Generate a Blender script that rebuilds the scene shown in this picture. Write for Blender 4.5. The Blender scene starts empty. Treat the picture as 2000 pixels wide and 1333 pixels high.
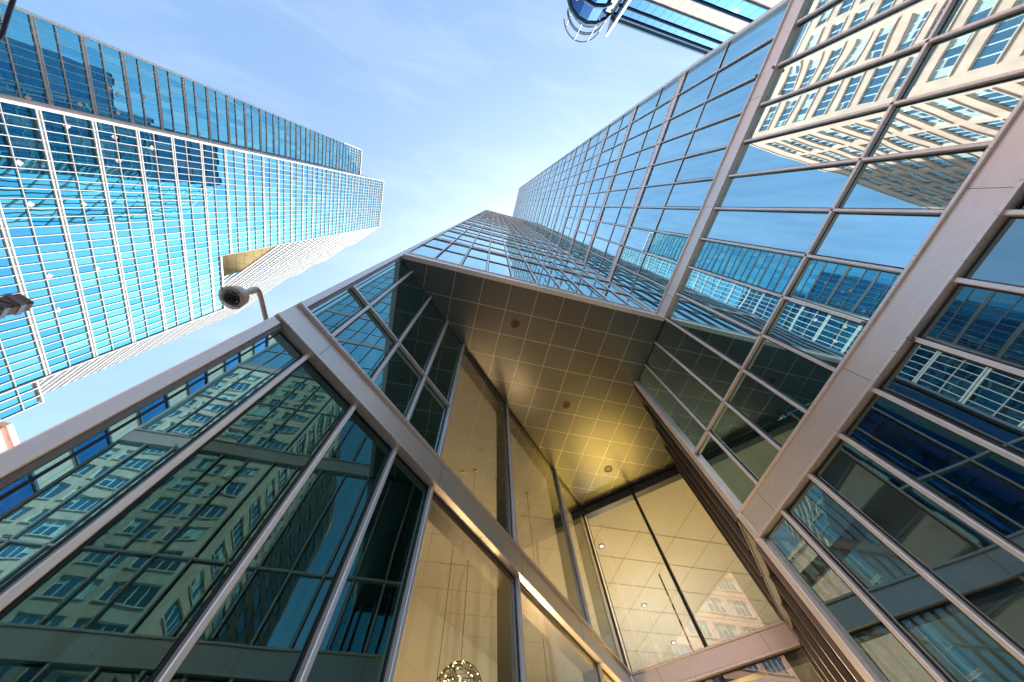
import bpy, bmesh, math, random
from mathutils import Matrix, Vector
random.seed(7)
C = bpy.context.scene
COL = C.collection
H0 = 1.6                                   # eye height: heights below are measured from the eye, the ground lies at z = 0

# ------------------------------------------------------------------ camera, sky, sun, exposure
cam = bpy.data.objects.new('camera', bpy.data.cameras.new('camera'))
COL.objects.link(cam)
r0 = (0.96835272, -0.24505927, -0.0473177)
r1 = (0.20933132, 0.90068526, -0.38071836)
r2 = (0.13591692, 0.35876458, 0.9234796)
cam.matrix_world = Matrix(((r0[0], -r1[0], -r2[0], 0), (r0[1], -r1[1], -r2[1], 0), (r0[2], -r1[2], -r2[2], H0), (0, 0, 0, 1)))
cam.data.sensor_width = 36.0
cam.data.lens = 36.0 * 644.7363 / 2000.0
cam.data.clip_start = 0.05
cam.data.clip_end = 3000
C.camera = cam

SUN_AZ = math.atan2(0.66, 0.56)            # direction towards the sun, from +x towards +y
SUN_EL = math.radians(55)
w = bpy.data.worlds.new("World"); C.world = w; w.use_nodes = True
nt = w.node_tree
sky = nt.nodes.new('ShaderNodeTexSky'); sky.sky_type = 'NISHITA'; sky.sun_disc = False
sky.sun_elevation = SUN_EL
sky.sun_rotation = math.pi / 2 - SUN_AZ
sky.air_density = 1.0; sky.dust_density = 2.6; sky.ozone_density = 0.6; sky.altitude = 100
bg = nt.nodes['Background']; bg.inputs['Strength'].default_value = 0.14
# thin high cirrus drifting through the blue
tcw = nt.nodes.new('ShaderNodeTexCoord'); mpw = nt.nodes.new('ShaderNodeMapping'); mpw.inputs['Scale'].default_value = (2.2, 7.5, 2.0); mpw.inputs['Rotation'].default_value = (0, 0, math.radians(28))
nzw = nt.nodes.new('ShaderNodeTexNoise'); nzw.inputs['Scale'].default_value = 1.6; nzw.inputs['Detail'].default_value = 7.0; nzw.inputs['Roughness'].default_value = 0.6; nzw.inputs['Distortion'].default_value = 0.4
nt.links.new(tcw.outputs['Generated'], mpw.inputs[0]); nt.links.new(mpw.outputs[0], nzw.inputs[0])
mrw = nt.nodes.new('ShaderNodeMapRange'); mrw.inputs[1].default_value = 0.46; mrw.inputs[2].default_value = 0.85; mrw.inputs[3].default_value = 0.0; mrw.inputs[4].default_value = 0.07
nt.links.new(nzw.outputs[0], mrw.inputs[0])
tint = nt.nodes.new('ShaderNodeMix'); tint.data_type = 'RGBA'; tint.blend_type = 'MULTIPLY'; tint.inputs['Factor'].default_value = 1.0
tint.inputs['B'].default_value = (0.92, 1.03, 1.0, 1)
nt.links.new(sky.outputs[0], tint.inputs['A'])
cir = nt.nodes.new('ShaderNodeMix'); cir.data_type = 'RGBA'; cir.inputs['B'].default_value = (6.6, 6.5, 6.6, 1)
nt.links.new(mrw.outputs[0], cir.inputs['Factor']); nt.links.new(tint.outputs['Result'], cir.inputs['A'])
nt.links.new(cir.outputs['Result'], bg.inputs[0])
sun = bpy.data.objects.new('sun', bpy.data.lights.new('sun', 'SUN'))
COL.objects.link(sun)
sun.data.energy = 4.6; sun.data.angle = math.radians(0.5); sun.data.color = (1.0, 0.95, 0.88)
sd = Vector((math.cos(SUN_AZ) * math.cos(SUN_EL), math.sin(SUN_AZ) * math.cos(SUN_EL), math.sin(SUN_EL)))
sun.rotation_euler = sd.to_track_quat('Z', 'Y').to_euler()
sun.location = sd * 200
C.view_settings.view_transform = 'Standard'; C.view_settings.look = 'None'
C.view_settings.gamma = 1.0; C.view_settings.use_curve_mapping = False
C.view_settings.exposure = 1.5
cy = C.cycles
cy.max_bounces = 10; cy.glossy_bounces = 8; cy.transparent_max_bounces = 12; cy.diffuse_bounces = 3; cy.transmission_bounces = 4
cy.use_denoising = True; cy.sample_clamp_indirect = 6.0; cy.caustics_reflective = False; cy.caustics_refractive = False

# ------------------------------------------------------------------ materials
def mat(name):
    m = bpy.data.materials.new(name); m.use_nodes = True
    n = m.node_tree.nodes; b = n['Principled BSDF']
    return m, m.node_tree, n, b
def noise(t, scale, detail=2.0, coord='Object', stretch=None):
    tc = t.nodes.new('ShaderNodeTexCoord'); nz = t.nodes.new('ShaderNodeTexNoise')
    nz.inputs['Scale'].default_value = scale; nz.inputs['Detail'].default_value = detail
    if stretch:
        mp = t.nodes.new('ShaderNodeMapping'); mp.inputs['Scale'].default_value = stretch
        t.links.new(tc.outputs[coord], mp.inputs[0]); t.links.new(mp.outputs[0], nz.inputs[0])
    else:
        t.links.new(tc.outputs[coord], nz.inputs[0])
    return nz
def ramp(t, src, c0, c1, p0=0.3, p1=0.7):
    r = t.nodes.new('ShaderNodeValToRGB')
    r.color_ramp.elements[0].position = p0; r.color_ramp.elements[1].position = p1
    r.color_ramp.elements[0].color = (*c0, 1); r.color_ramp.elements[1].color = (*c1, 1)
    t.links.new(src, r.inputs[0]); return r
def bump(t, b, nz, dist, strength=1.0):
    bp = t.nodes.new('ShaderNodeBump'); bp.inputs['Distance'].default_value = dist; bp.inputs['Strength'].default_value = strength
    t.links.new(nz.outputs[0], bp.inputs['Height']); t.links.new(bp.outputs[0], b.inputs['Normal'])
def paint(name, col, rough=0.5, metal=0.0, var=0.12, scale=3.0, stretch=None):
    m, t, n, b = mat(name)
    nz = noise(t, scale, 4.0, stretch=stretch)
    r = ramp(t, nz.outputs[0], tuple(c * (1 - var) for c in col), tuple(min(1, c * (1 + var)) for c in col))
    t.links.new(r.outputs[0], b.inputs['Base Color'])
    b.inputs['Roughness'].default_value = rough; b.inputs['Metallic'].default_value = metal
    return m
def steel(name, col, rough, stretch=(16, 16, 1), metal=0.65):
    m, t, n, b = mat(name)
    nz = noise(t, 2.0, 5.0, stretch=stretch)
    r = ramp(t, nz.outputs[0], tuple(c * 0.95 for c in col), tuple(min(1, c * 1.03) for c in col))
    t.links.new(r.outputs[0], b.inputs['Base Color'])
    rr = t.nodes.new('ShaderNodeMapRange'); rr.inputs[3].default_value = rough - 0.06; rr.inputs[4].default_value = rough + 0.1
    t.links.new(nz.outputs[0], rr.inputs[0]); t.links.new(rr.outputs[0], b.inputs['Roughness'])
    b.inputs['Metallic'].default_value = metal
    return m
def mirror(name, tint, body, wave=0.004, wscale=0.9, fac=0.88, f90=1.0, dust=0.03):
    """coated curtain-wall glass: a tinted mirror over a dark body, slightly wavy"""
    m, t, n, b = mat(name)
    n.remove(b); out = n['Material Output']
    g = n.new('ShaderNodeBsdfGlossy'); g.inputs['Roughness'].default_value = 0.012
    d = n.new('ShaderNodeBsdfDiffuse')
    ds = noise(t, 1.3, 5.0, stretch=(5, 5, 0.5))                 # rain-washed dust film on the panes
    dr = ramp(t, ds.outputs[0], body, tuple(c + dust for c in body), 0.42, 0.75)
    t.links.new(dr.outputs[0], d.inputs['Color'])
    lw = n.new('ShaderNodeLayerWeight'); lw.inputs['Blend'].default_value = 0.35
    mr = n.new('ShaderNodeMapRange'); mr.inputs[3].default_value = fac; mr.inputs[4].default_value = f90
    t.links.new(lw.outputs['Facing'], mr.inputs[0])
    dm = n.new('ShaderNodeMapRange'); dm.inputs[1].default_value = 0.42; dm.inputs[2].default_value = 0.75; dm.inputs[3].default_value = 1.0; dm.inputs[4].default_value = 0.86
    t.links.new(ds.outputs[0], dm.inputs[0])
    mu = n.new('ShaderNodeMath'); mu.operation = 'MULTIPLY'; t.links.new(mr.outputs[0], mu.inputs[0]); t.links.new(dm.outputs[0], mu.inputs[1])
    mc = n.new('ShaderNodeMix'); mc.data_type = 'RGBA'
    mc.inputs['A'].default_value = (*tint, 1); mc.inputs['B'].default_value = tuple(0.5 + 0.5 * c for c in tint) + (1,)
    p = n.new('ShaderNodeMath'); p.operation = 'POWER'; p.inputs[1].default_value = 3.0
    t.links.new(lw.outputs['Facing'], p.inputs[0]); t.links.new(p.outputs[0], mc.inputs['Factor'])
    t.links.new(mc.outputs['Result'], g.inputs['Color'])
    mx = n.new('ShaderNodeMixShader')
    t.links.new(mu.outputs[0], mx.inputs[0]); t.links.new(d.outputs[0], mx.inputs[1]); t.links.new(g.outputs[0], mx.inputs[2])
    t.links.new(mx.outputs[0], out.inputs['Surface'])
    nz = noise(t, wscale, 1.0)
    bp = n.new('ShaderNodeBump'); bp.inputs['Distance'].default_value = wave; bp.inputs['Strength'].default_value = 1.0
    t.links.new(nz.outputs[0], bp.inputs['Height']); t.links.new(bp.outputs[0], g.inputs['Normal'])
    return m
def clear(name, tint, ior=1.45, extra=0.13):
    m, t, n, b = mat(name)
    n.remove(b); out = n['Material Output']
    g = n.new('ShaderNodeBsdfGlossy'); g.inputs['Roughness'].default_value = 0.0
    tr = n.new('ShaderNodeBsdfTransparent'); tr.inputs['Color'].default_value = (*tint, 1)
    lw = n.new('ShaderNodeLayerWeight'); lw.inputs['Blend'].default_value = 0.5
    pw = n.new('ShaderNodeMath'); pw.operation = 'POWER'; pw.inputs[1].default_value = 4.0
    t.links.new(lw.outputs['Facing'], pw.inputs[0])
    ad = n.new('ShaderNodeMath'); ad.operation = 'MULTIPLY_ADD'; ad.inputs[1].default_value = 0.8; ad.inputs[2].default_value = extra; ad.use_clamp = True
    t.links.new(pw.outputs[0], ad.inputs[0])
    mx = n.new('ShaderNodeMixShader')
    t.links.new(ad.outputs[0], mx.inputs[0]); t.links.new(tr.outputs[0], mx.inputs[1]); t.links.new(g.outputs[0], mx.inputs[2])
    t.links.new(mx.outputs[0], out.inputs['Surface'])
    nz = noise(t, 0.7, 1.0)
    bp = n.new('ShaderNodeBump'); bp.inputs['Distance'].default_value = 0.003
    t.links.new(nz.outputs[0], bp.inputs['Height']); t.links.new(bp.outputs[0], g.inputs['Normal'])
    return m
def glow(name, col, strength):
    m, t, n, b = mat(name)
    b.inputs['Base Color'].default_value = (*col, 1)
    b.inputs['Emission Color'].default_value = (*col, 1); b.inputs['Emission Strength'].default_value = strength
    return m
M = {}
M['steel'] = steel('brushed_steel', (0.93, 0.86, 0.83), 0.28, (16, 16, 1), 0.45)
M['beam'] = steel('beam_steel', (0.86, 0.79, 0.76), 0.32, (2, 2, 30), 0.55)
M['edge'] = steel('trim_steel', (0.20, 0.165, 0.145), 0.38)
M['dark'] = paint('dark_gasket', (0.025, 0.024, 0.024), 0.5)
M['fin'] = paint('grey_fin_paint', (0.075, 0.082, 0.075), 0.4)
M['mirror'] = mirror('tower_glass', (0.58, 0.88, 0.92), (0.006, 0.018, 0.022), 0.0034, 0.8)
M['mirror_b'] = mirror('tower_glass_pale', (0.61, 0.90, 0.94), (0.02, 0.035, 0.04), 0.005, 0.9)
M['mirror_c'] = mirror('tower_glass_deep', (0.54, 0.85, 0.90), (0.006, 0.018, 0.022), 0.0034, 0.7)
M['mirror_far_b'] = mirror('blue_tower_glass_pale', (0.11, 0.34, 0.45), (0.04, 0.08, 0.09), 0.004, 0.6, 0.80)
M['mirror_far_c'] = mirror('blue_tower_glass_deep', (0.05, 0.24, 0.38), (0.004, 0.03, 0.05), 0.003, 0.5)
M['mirror_far'] = mirror('blue_tower_glass', (0.075, 0.29, 0.41), (0.004, 0.03, 0.05), 0.003, 0.5)
def dark_glass(name, tint, through, fac):
    m, t, n, b = mat(name)
    n.remove(b); out = n['Material Output']
    g = n.new('ShaderNodeBsdfGlossy'); g.inputs['Roughness'].default_value = 0.008; g.inputs['Color'].default_value = (*tint, 1)
    tr = n.new('ShaderNodeBsdfTransparent'); tr.inputs['Color'].default_value = (*through, 1)
    lw = n.new('ShaderNodeLayerWeight'); lw.inputs['Blend'].default_value = 0.5
    pw = n.new('ShaderNodeMath'); pw.operation = 'POWER'; pw.inputs[1].default_value = 2.5
    t.links.new(lw.outputs['Facing'], pw.inputs[0])
    ad = n.new('ShaderNodeMath'); ad.operation = 'MULTIPLY_ADD'; ad.inputs[1].default_value = 1.0 - fac; ad.inputs[2].default_value = fac; ad.use_clamp = True
    t.links.new(pw.outputs[0], ad.inputs[0])
    mx = n.new('ShaderNodeMixShader')
    t.links.new(ad.outputs[0], mx.inputs[0]); t.links.new(tr.outputs[0], mx.inputs[1]); t.links.new(g.outputs[0], mx.inputs[2])
    t.links.new(mx.outputs[0], out.inputs['Surface'])
    nz = noise(t, 0.8, 1.0)
    bp = n.new('ShaderNodeBump'); bp.inputs['Distance'].default_value = 0.004
    t.links.new(nz.outputs[0], bp.inputs['Height']); t.links.new(bp.outputs[0], g.inputs['Normal'])
    return m
M['mirror_dark'] = mirror('dark_base_glass', (0.42, 0.58, 0.60), (0.004, 0.010, 0.012), 0.004, 0.8, 0.55, 1.0)
M['mirror_low'] = dark_glass('base_glass', (0.14, 0.28, 0.265), (0.15, 0.25, 0.24), 0.44)
M['mirror_mid'] = dark_glass('upper_base_glass', (0.36, 0.66, 0.72), (0.20, 0.32, 0.30), 0.55)
M['clear'] = clear('lobby_glass', (0.88, 0.89, 0.84))
M['tile'] = steel('soffit_metal', (0.19, 0.195, 0.19), 0.30, (5, 5, 1), 0.9)
M['seam'] = steel('seam_metal', (0.58, 0.55, 0.53), 0.32)
M['white'] = paint('white_frame_paint', (0.80, 0.78, 0.78), 0.35)
M['frame_far'] = paint('pale_frame_paint', (0.46, 0.45, 0.46), 0.6)
M['corner_far'] = paint('pale_corner_paint', (0.40, 0.39, 0.39), 0.6)
M['white_panel'] = paint('pale_panel', (0.44, 0.48, 0.48), 0.35)
M['beige'] = paint('limestone', (0.76, 0.44, 0.35), 0.85, var=0.10, scale=0.6)
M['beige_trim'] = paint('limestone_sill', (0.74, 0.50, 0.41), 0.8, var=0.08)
M['win_frame'] = paint('window_frame_white', (0.75, 0.75, 0.74), 0.4)
M['win_dark'] = mirror('office_window_glass', (0.40, 0.55, 0.66), (0.05, 0.055, 0.06), 0.006, 0.7, 0.38, 0.9)
M['win_blind'] = paint('window_blind', (0.52, 0.50, 0.47), 0.6)
M['lobby'] = paint('lobby_plaster', (0.56, 0.54, 0.50), 0.75, var=0.03, scale=0.4)
M['asphalt'] = paint('street_concrete', (0.32, 0.31, 0.29), 0.9, scale=8)
M['paving'] = paint('paving', (0.44, 0.42, 0.39), 0.85, scale=2)
M['lobby_floor'] = paint('lobby_floor_stone', (0.35, 0.30, 0.24), 0.35, scale=1.5)
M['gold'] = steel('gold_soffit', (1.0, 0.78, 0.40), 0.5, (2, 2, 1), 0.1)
M['grey_roof'] = paint('grey_cladding', (0.30, 0.31, 0.33), 0.5)
M['joint'] = paint('mirrored_grid_grey', (0.30, 0.27, 0.22), 0.7)  # for the ceiling lines that imitate the mirrored soffit grid
M['navy'] = paint('navy_ledge', (0.05, 0.11, 0.18), 0.85); M['navy'].node_tree.nodes['Principled BSDF'].inputs['Specular IOR Level'].default_value = 0.08
M['far_panel'] = paint('grey_panel', (0.42, 0.38, 0.34), 0.85); M['far_panel'].node_tree.nodes['Principled BSDF'].inputs['Specular IOR Level'].default_value = 0.08
M['wood'] = paint('weathered_timber', (0.20, 0.13, 0.09), 0.8, var=0.25, scale=4, stretch=(1, 12, 12))
M['iron'] = paint('galvanised_iron', (0.16, 0.16, 0.18), 0.5, metal=0.6)
M['cable'] = paint('cable_sheath', (0.015, 0.015, 0.05), 0.5)
M['cam_white'] = paint('camera_shell', (0.80, 0.76, 0.74), 0.35, var=0.04)
M['cam_bezel'] = paint('camera_bezel', (0.62, 0.49, 0.42), 0.4, var=0.05)
M['dome'], _t, _n, _b = mat('smoked_dome'); _b.inputs['Base Color'].default_value = (0.012, 0.012, 0.015, 1); _b.inputs['Roughness'].default_value = 0.04
M['lamp'] = glow('warm_lamp', (1.0, 0.72, 0.35), 4.0)
M['lamp_soft'] = glow('warm_downlight', (1.0, 0.86, 0.62), 1.6)
M['lens'] = paint('unlit_lens', (0.10, 0.08, 0.05), 0.25, metal=0.5)
M['brass'] = paint('brass', (0.75, 0.52, 0.20), 0.3, metal=1.0, var=0.05)
M['wire'] = paint('black_wire', (0.02, 0.02, 0.02), 0.4)
M['blue_far'] = mirror('blue_strip_glass', (0.006, 0.085, 0.26), (0.004, 0.02, 0.05), 0.003, 0.6, 0.75, 0.9, 0.004)

# ------------------------------------------------------------------ mesh helpers
class MB:
    def __init__(s): s.v = []; s.f = []
    def hexa(s, p):                               # 8 points: bottom ring, top ring
        o = len(s.v); s.v += [tuple(q) for q in p]
        s.f += [tuple(o + i for i in q) for q in ((0, 3, 2, 1), (4, 5, 6, 7), (0, 1, 5, 4), (1, 2, 6, 5), (2, 3, 7, 6), (3, 0, 4, 7))]
    def aabox(s, x0, x1, y0, y1, z0, z1):
        s.hexa([(x0, y0, z0), (x1, y0, z0), (x1, y1, z0), (x0, y1, z0), (x0, y0, z1), (x1, y0, z1), (x1, y1, z1), (x0, y1, z1)])
    def box(s, F, s0, s1, n0, n1, z0, z1, tilt=None):
        p = []
        for z in (z0, z1):
            for a, b in ((s0, n0), (s1, n0), (s1, n1), (s0, n1)):
                bb = b
                if tilt: bb += tilt[0] * (a - (s0 + s1) / 2) + tilt[1] * (z - (z0 + z1) / 2)
                p.append((F[0] + F[2] * a + F[4] * bb, F[1] + F[3] * a + F[5] * bb, z + H0))
        s.hexa(p)
    def prism(s, poly, z0, z1):
        o = len(s.v); n = len(poly)
        s.v += [(x, y, z0) for x, y in poly] + [(x, y, z1) for x, y in poly]
        s.f.append(tuple(o + n - 1 - i for i in range(n))); s.f.append(tuple(o + n + i for i in range(n)))
        for i in range(n):
            j = (i + 1) % n; s.f.append((o + i, o + j, o + n + j, o + n + i))
    def tube(s, pts, r, k=8, closed=False):
        pts = [Vector(p) for p in pts]; n = len(pts); o = len(s.v); up0 = None
        for i, p in enumerate(pts):
            if closed: d = pts[(i + 1) % n] - pts[i - 1]
            else: d = pts[min(i + 1, n - 1)] - pts[max(i - 1, 0)]
            d.normalize()
            a = up0 if up0 is not None else (Vector((0, 0, 1)) if abs(d.z) < 0.9 else Vector((1, 0, 0)))
            u = d.cross(a); u.normalize(); v = u.cross(d); up0 = v
            rr = r[i] if isinstance(r, (list, tuple)) else r
            for j in range(k):
                t = 2 * math.pi * j / k; q = p + (u * math.cos(t) + v * math.sin(t)) * rr; s.v.append(tuple(q))
        m = n if closed else n - 1
        for i in range(m):
            for j in range(k):
                a0 = o + i * k + j; a1 = o + i * k + (j + 1) % k; b0 = o + ((i + 1) % n) * k + j; b1 = o + ((i + 1) % n) * k + (j + 1) % k
                s.f.append((a0, a1, b1, b0))
        if not closed:
            s.f.append(tuple(o + j for j in reversed(range(k)))); s.f.append(tuple(o + (n - 1) * k + j for j in range(k)))
    def lathe(s, prof, c, axis=(0, 0, 1), k=32):
        ax = Vector(axis).normalized(); a = Vector((1, 0, 0)) if abs(ax.x) < 0.8 else Vector((0, 1, 0))
        u = ax.cross(a).normalized(); v = ax.cross(u); o = len(s.v); c = Vector(c)
        for r, h in prof:
            for j in range(k):
                t = 2 * math.pi * j / k; s.v.append(tuple(c + ax * h + (u * math.cos(t) + v * math.sin(t)) * r))
        for i in range(len(prof) - 1):
            for j in range(k):
                s.f.append((o + i * k + j, o + i * k + (j + 1) % k, o + (i + 1) * k + (j + 1) % k, o + (i + 1) * k + j))
        s.f.append(tuple(o + j for j in reversed(range(k)))); s.f.append(tuple(o + (len(prof) - 1) * k + j for j in range(k)))
    def build(s, name, m, parent=None, bev=0.0, smooth=False, kind=None, label=None):
        me = bpy.data.meshes.new(name); me.from_pydata(s.v, [], s.f); me.update()
        bm = bmesh.new(); bm.from_mesh(me)
        bmesh.ops.recalc_face_normals(bm, faces=bm.faces)
        if bev > 0: bmesh.ops.bevel(bm, geom=bm.edges[:], offset=bev, segments=1, affect='EDGES', profile=0.5)
        bm.to_mesh(me); bm.free()
        if smooth:
            for p in me.polygons: p.use_smooth = True
        me.materials.append(m)
        o = bpy.data.objects.new(name, me); COL.objects.link(o)
        if parent:
            o.parent = parent
            if parent.type == 'EMPTY': o.matrix_parent_inverse = Matrix.Translation(-parent.location)
        if kind: o['kind'] = kind
        if label: o['label'] = label
        return o
def thing(name, loc, label, cat, group=None):
    o = bpy.data.objects.new(name, None); COL.objects.link(o); o.location = loc; o.empty_display_size = 0.3
    o['label'] = label; o['category'] = cat
    if group: o['group'] = group
    return o
def tag(o, label, cat, group=None):
    o['label'] = label; o['category'] = cat
    if group: o['group'] = group
    return o
def struct(o): o['kind'] = 'structure'; return o
def frame(o, t, n): return (o[0], o[1], t[0], t[1], n[0], n[1])
R2 = math.sqrt(0.5)

# ------------------------------------------------------------------ ground
g = MB(); g.aabox(-900, 900, -900, 900, -1.0, -0.15); struct(g.build('ground', M['asphalt']))
g = MB(); g.aabox(-9, 60, -12, 60, -0.149, 0.0); struct(g.build('pavement', M['paving']))
g = MB(); g.aabox(-140, -31, -90, 120, -0.149, 0.0); struct(g.build('pavement', M['paving']))
g = MB(); g.aabox(-20.1, -19.95, -200, 200, -0.15, -0.146); struct(g.build('road_marking', M['white']))

# ------------------------------------------------------------------ the tower overhead (our building)
XF, YF = 5.4156, 1.7772
C0 = (-2.1005, YF); C1 = (XF, YF); FE = (XF, 3.96); B1 = (5.443, 9.22); B2 = (8.105, 6.66)
ZS, ZBT, ZBB, ZT = 8.772, 4.065, 3.566, 5.555
ROOF = 100.0
P1 = frame(C0, (R2, R2), (R2, -R2)); P1L = 10.58
F3 = frame(C1, (0, -1), (-1, 0)); F3L = 7.55
F2 = frame(C0, (1, 0), (0, -1)); F2L = XF + 2.1005
bw = Vector((B2[0] - B1[0], B2[1] - B1[1])); BWL = bw.length; bw.normalize()
BW = frame(B1, (bw.x, bw.y), (bw.y, -bw.x))
rw = Vector((B2[0] - FE[0], B2[1] - FE[1])); RWL = rw.length; rw.normalize()
RW = frame(FE, (rw.x, rw.y), (-rw.y, rw.x))
tower = thing('office_tower', (XF, YF, 0), 'tall steel and glass office tower overhead with a recessed glazed entrance under its soffit', 'office tower')
panes = []        # (frame, s0, s1, z0, z1, material, size)
def pane(F, s0, s1, z0, z1, m):
    cx = F[0] + F[2] * (s0 + s1) / 2; cy_ = F[1] + F[3] * (s0 + s1) / 2; cz = (z0 + z1) / 2
    panes.append(((s1 - s0) * (z1 - z0) / max(1.0, cx * cx + cy_ * cy_ + cz * cz), F, s0, s1, z0, z1, m))
f3m = [0.055 + 0.75 * k for k in range(-3, 11)]          # mullion lines of the right facade (first three lie under the soffit)
f3m[-1] = F3L
f2m = [0.0] + [0.77 + 0.75 * k for k in range(0, 9)] + [F2L]
p1m = [0.08, 0.488, 1.291, 2.088, 2.893, 5.28, 8.49, P1L]
bands = [(13.67, 14.06), (17.92, 18.28)] + [(21.95 + 4.06 * k, 22.33 + 4.06 * k) for k in range(19)]
bands = [b for b in bands if b[1] < ROOF - 1.5]
# lower right facade
for a, b in zip(f3m[:-1], f3m[1:]):
    pane(F3, a, b, -1.5, ZBB, 'mirror_dark'); pane(F3, a, b, ZBT, ZT, 'mirror'); pane(F3, a, b, ZT, ZS, 'mirror')
zlev = [9.22]
for b in bands: zlev += [b[0], b[1]]
zlev.append(ROOF)
for (F, ms) in ((F3, f3m[3:]), (F2, f2m)):
    for i in range(0, len(zlev) - 1, 2):
        z0, z1 = zlev[i], zlev[i + 1]; zm = z0 + (2.25 if i == 0 else 1.45)
        for a, b in zip(ms[:-1], ms[1:]):
            if z1 - z0 > 1.8:
                pane(F, a, b, z0, zm, 'mirror'); pane(F, a, b, zm, z1, 'mirror')
            else: pane(F, a, b, z0, z1, 'mirror')
for a, b in zip(p1m[:4], p1m[1:5]):
    pane(P1, a, b, -1.5, ZBB, 'mirror_mid' if a < 0.09 else 'mirror_low'); pane(P1, a, b, ZBT, ZT, 'mirror_mid'); pane(P1, a, b, ZT, ZS, 'mirror_mid')
for a, b in zip(p1m[4:-1], p1m[5:]):
    pane(P1, a, b, -1.5, ZBB, 'clear'); pane(P1, a, b, ZBT, ZS, 'clear')
for a, b in ((0, BWL / 2 + 0.03), (BWL / 2 + 0.03, BWL)):
    pane(BW, a, b, -1.5, ZBB + 0.06, 'clear'); pane(BW, a, b, ZBT, ZS, 'clear')
rwm = [0, 0.95, 1.9, 2.85, RWL]
for a, b in zip(rwm[:-1], rwm[1:]):
    pane(RW, a, b, -1.5, ZBB, 'mirror_dark'); pane(RW, a, b, ZBT, ZS, 'mirror_dark')
panes.sort(key=lambda p: -p[0])
rest = {}; gk = MB()
def gasket(mb, F, s0, s1, z0, z1, g_=0.022):
    for a, c, d, e in ((s0, s0 + g_, z0, z1), (s1 - g_, s1, z0, z1), (s0 + g_, s1 - g_, z0, z0 + g_), (s0 + g_, s1 - g_, z1 - g_, z1)):
        mb.box(F, a, c, -0.0055, 0.006, d, e)
for k, (sz, F, s0, s1, z0, z1, m) in enumerate(panes):
    tl = (random.gauss(0, 0.0024), random.gauss(0, 0.0024)) if m != 'clear' else (0, 0)
    mm = m
    if m == 'mirror': mm = random.choice(('mirror', 'mirror', 'mirror_b', 'mirror_c'))
    b = MB() if k < 98 else rest.setdefault(mm, MB())
    b.box(F, s0 + 0.004, s1 - 0.004, -0.03, -0.006, z0 + 0.004, z1 - 0.004, tl)
    if k < 98:
        o = b.build('window', M[mm], tower)
        gb = MB(); gasket(gb, F, s0 + 0.03, s1 - 0.03, z0 + 0.01, z1 - 0.01, 0.018); gb.build('gasket', M['dark'], o)
    elif sz > 0.002: gasket(gk, F, s0 + 0.015, s1 - 0.015, z0 + 0.01, z1 - 0.01)
for m, b in rest.items(): b.build('glazing', M[m], tower, kind='stuff')
if gk.v: gk.build('gasket', M['dark'], tower, kind='stuff')
# mullions
def bar(F, s, w_, d, z0, z1, name='mullion', m='steel', n0=-0.004, bev=0.006):
    b = MB(); b.box(F, s - w_ / 2, s + w_ / 2, n0, d, z0, z1); return b.build(name, M[m], tower, bev)
for s in f3m[1:-1]:
    bar(F3, s, 0.056, 0.08, -1.55, ZBB - 0.001)
    bar(F3, s, 0.044, 0.07, ZBT + 0.001, ZS - 0.07)
for s in f3m[4:-1]: bar(F3, s, 0.036, 0.055, 9.235, ROOF)
bar(F3, F3L - 0.05, 0.10, 0.09, 9.235, ROOF)
bar(F3, 0.03, 0.06, 0.05, 9.235, ROOF)
for s in f2m[1:-1]: bar(F2, s, 0.036, 0.05, 9.235, ROOF)
for i, s in enumerate(p1m[1:-1]):
    bar(P1, s, 0.048, 0.066, -1.55, ZBB - 0.001); bar(P1, s, 0.048, 0.07, ZBT + 0.001, ZS - 0.002)
bar(P1, P1L - 0.04, 0.06, 0.06, ZBT + 0.001, ZS - 0.002, m='edge'); bar(BW, BWL / 2 + 0.03, 0.055, 0.05, ZBT + 0.001, ZS - 0.002, m='dark'); bar(BW, BWL / 2 + 0.03, 0.055, 0.05, -1.55, ZBB + 0.02, m='dark')
for s in rwm[1:-1] + [0.06, RWL - 0.1]:
    bar(RW, s, 0.05, 0.10, ZBT + 0.001, ZS - 0.002, m='edge'); bar(RW, s, 0.05, 0.10, -1.55, ZBB - 0.001, m='edge')
# corner post at the street corner
b = MB(); b.box(P1, -0.055, 0.048, -0.30, 0.10, -1.55, ZBB - 0.03); b.build('corner_post', M['steel'], tower, 0.008)
b = MB(); b.box(P1, 0.05, 0.085, -0.05, 0.075, -1.55, ZBB - 0.03); b.build('corner_post', M['edge'], tower)
b = MB(); b.box(P1, -0.06, 0.03, -0.30, 0.06, ZBT + 0.03, ROOF); b.build('corner_post', M['steel'], tower, 0.006)
b = MB(); b.box(P1, 0.032, 0.08, -0.05, 0.03, ZBT + 0.03, ZS - 0.003); b.build('corner_post', M['edge'], tower)
# spandrel beams
def beam(F, s0, s1, z0, z1, d, lip, m='beam', lipm='steel', name='spandrel'):
    b = MB(); b.box(F, s0, s1, -0.05, d, z0 + 0.045, z1 - 0.045); o = b.build(name, M[m], tower, 0.004)
    for a, c in ((z0, z0 + 0.043), (z1 - 0.043, z1)):
        b = MB(); b.box(F, s0, s1, -0.05, lip, a, c); f = b.build('flange', M[lipm], o, 0.004)
    k = 0.62
    while k < s1 - s0 - 0.2:                       # butt joints between the cladding sheets
        if d > 0.055:
            b = MB(); b.box(F, s0 + k - 0.003, s0 + k + 0.003, d - 0.002, d + 0.0015, z0 + 0.05, z1 - 0.05); b.build('joint', M['dark'], o)
        k += 2.42
    return o
beam(P1, -0.06, P1L - 0.05, ZBB, ZBT, 0.075, 0.125)
beam(F3, -2.15, F3L, ZBB, ZBT, 0.075, 0.115)
beam(F3, 0.04, F3L, ZS - 0.06, 9.23, 0.06, 0.10)
beam(F2, 0.08, F2L - 0.02, ZS - 0.002, 9.23, 0.05, 0.075)
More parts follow.
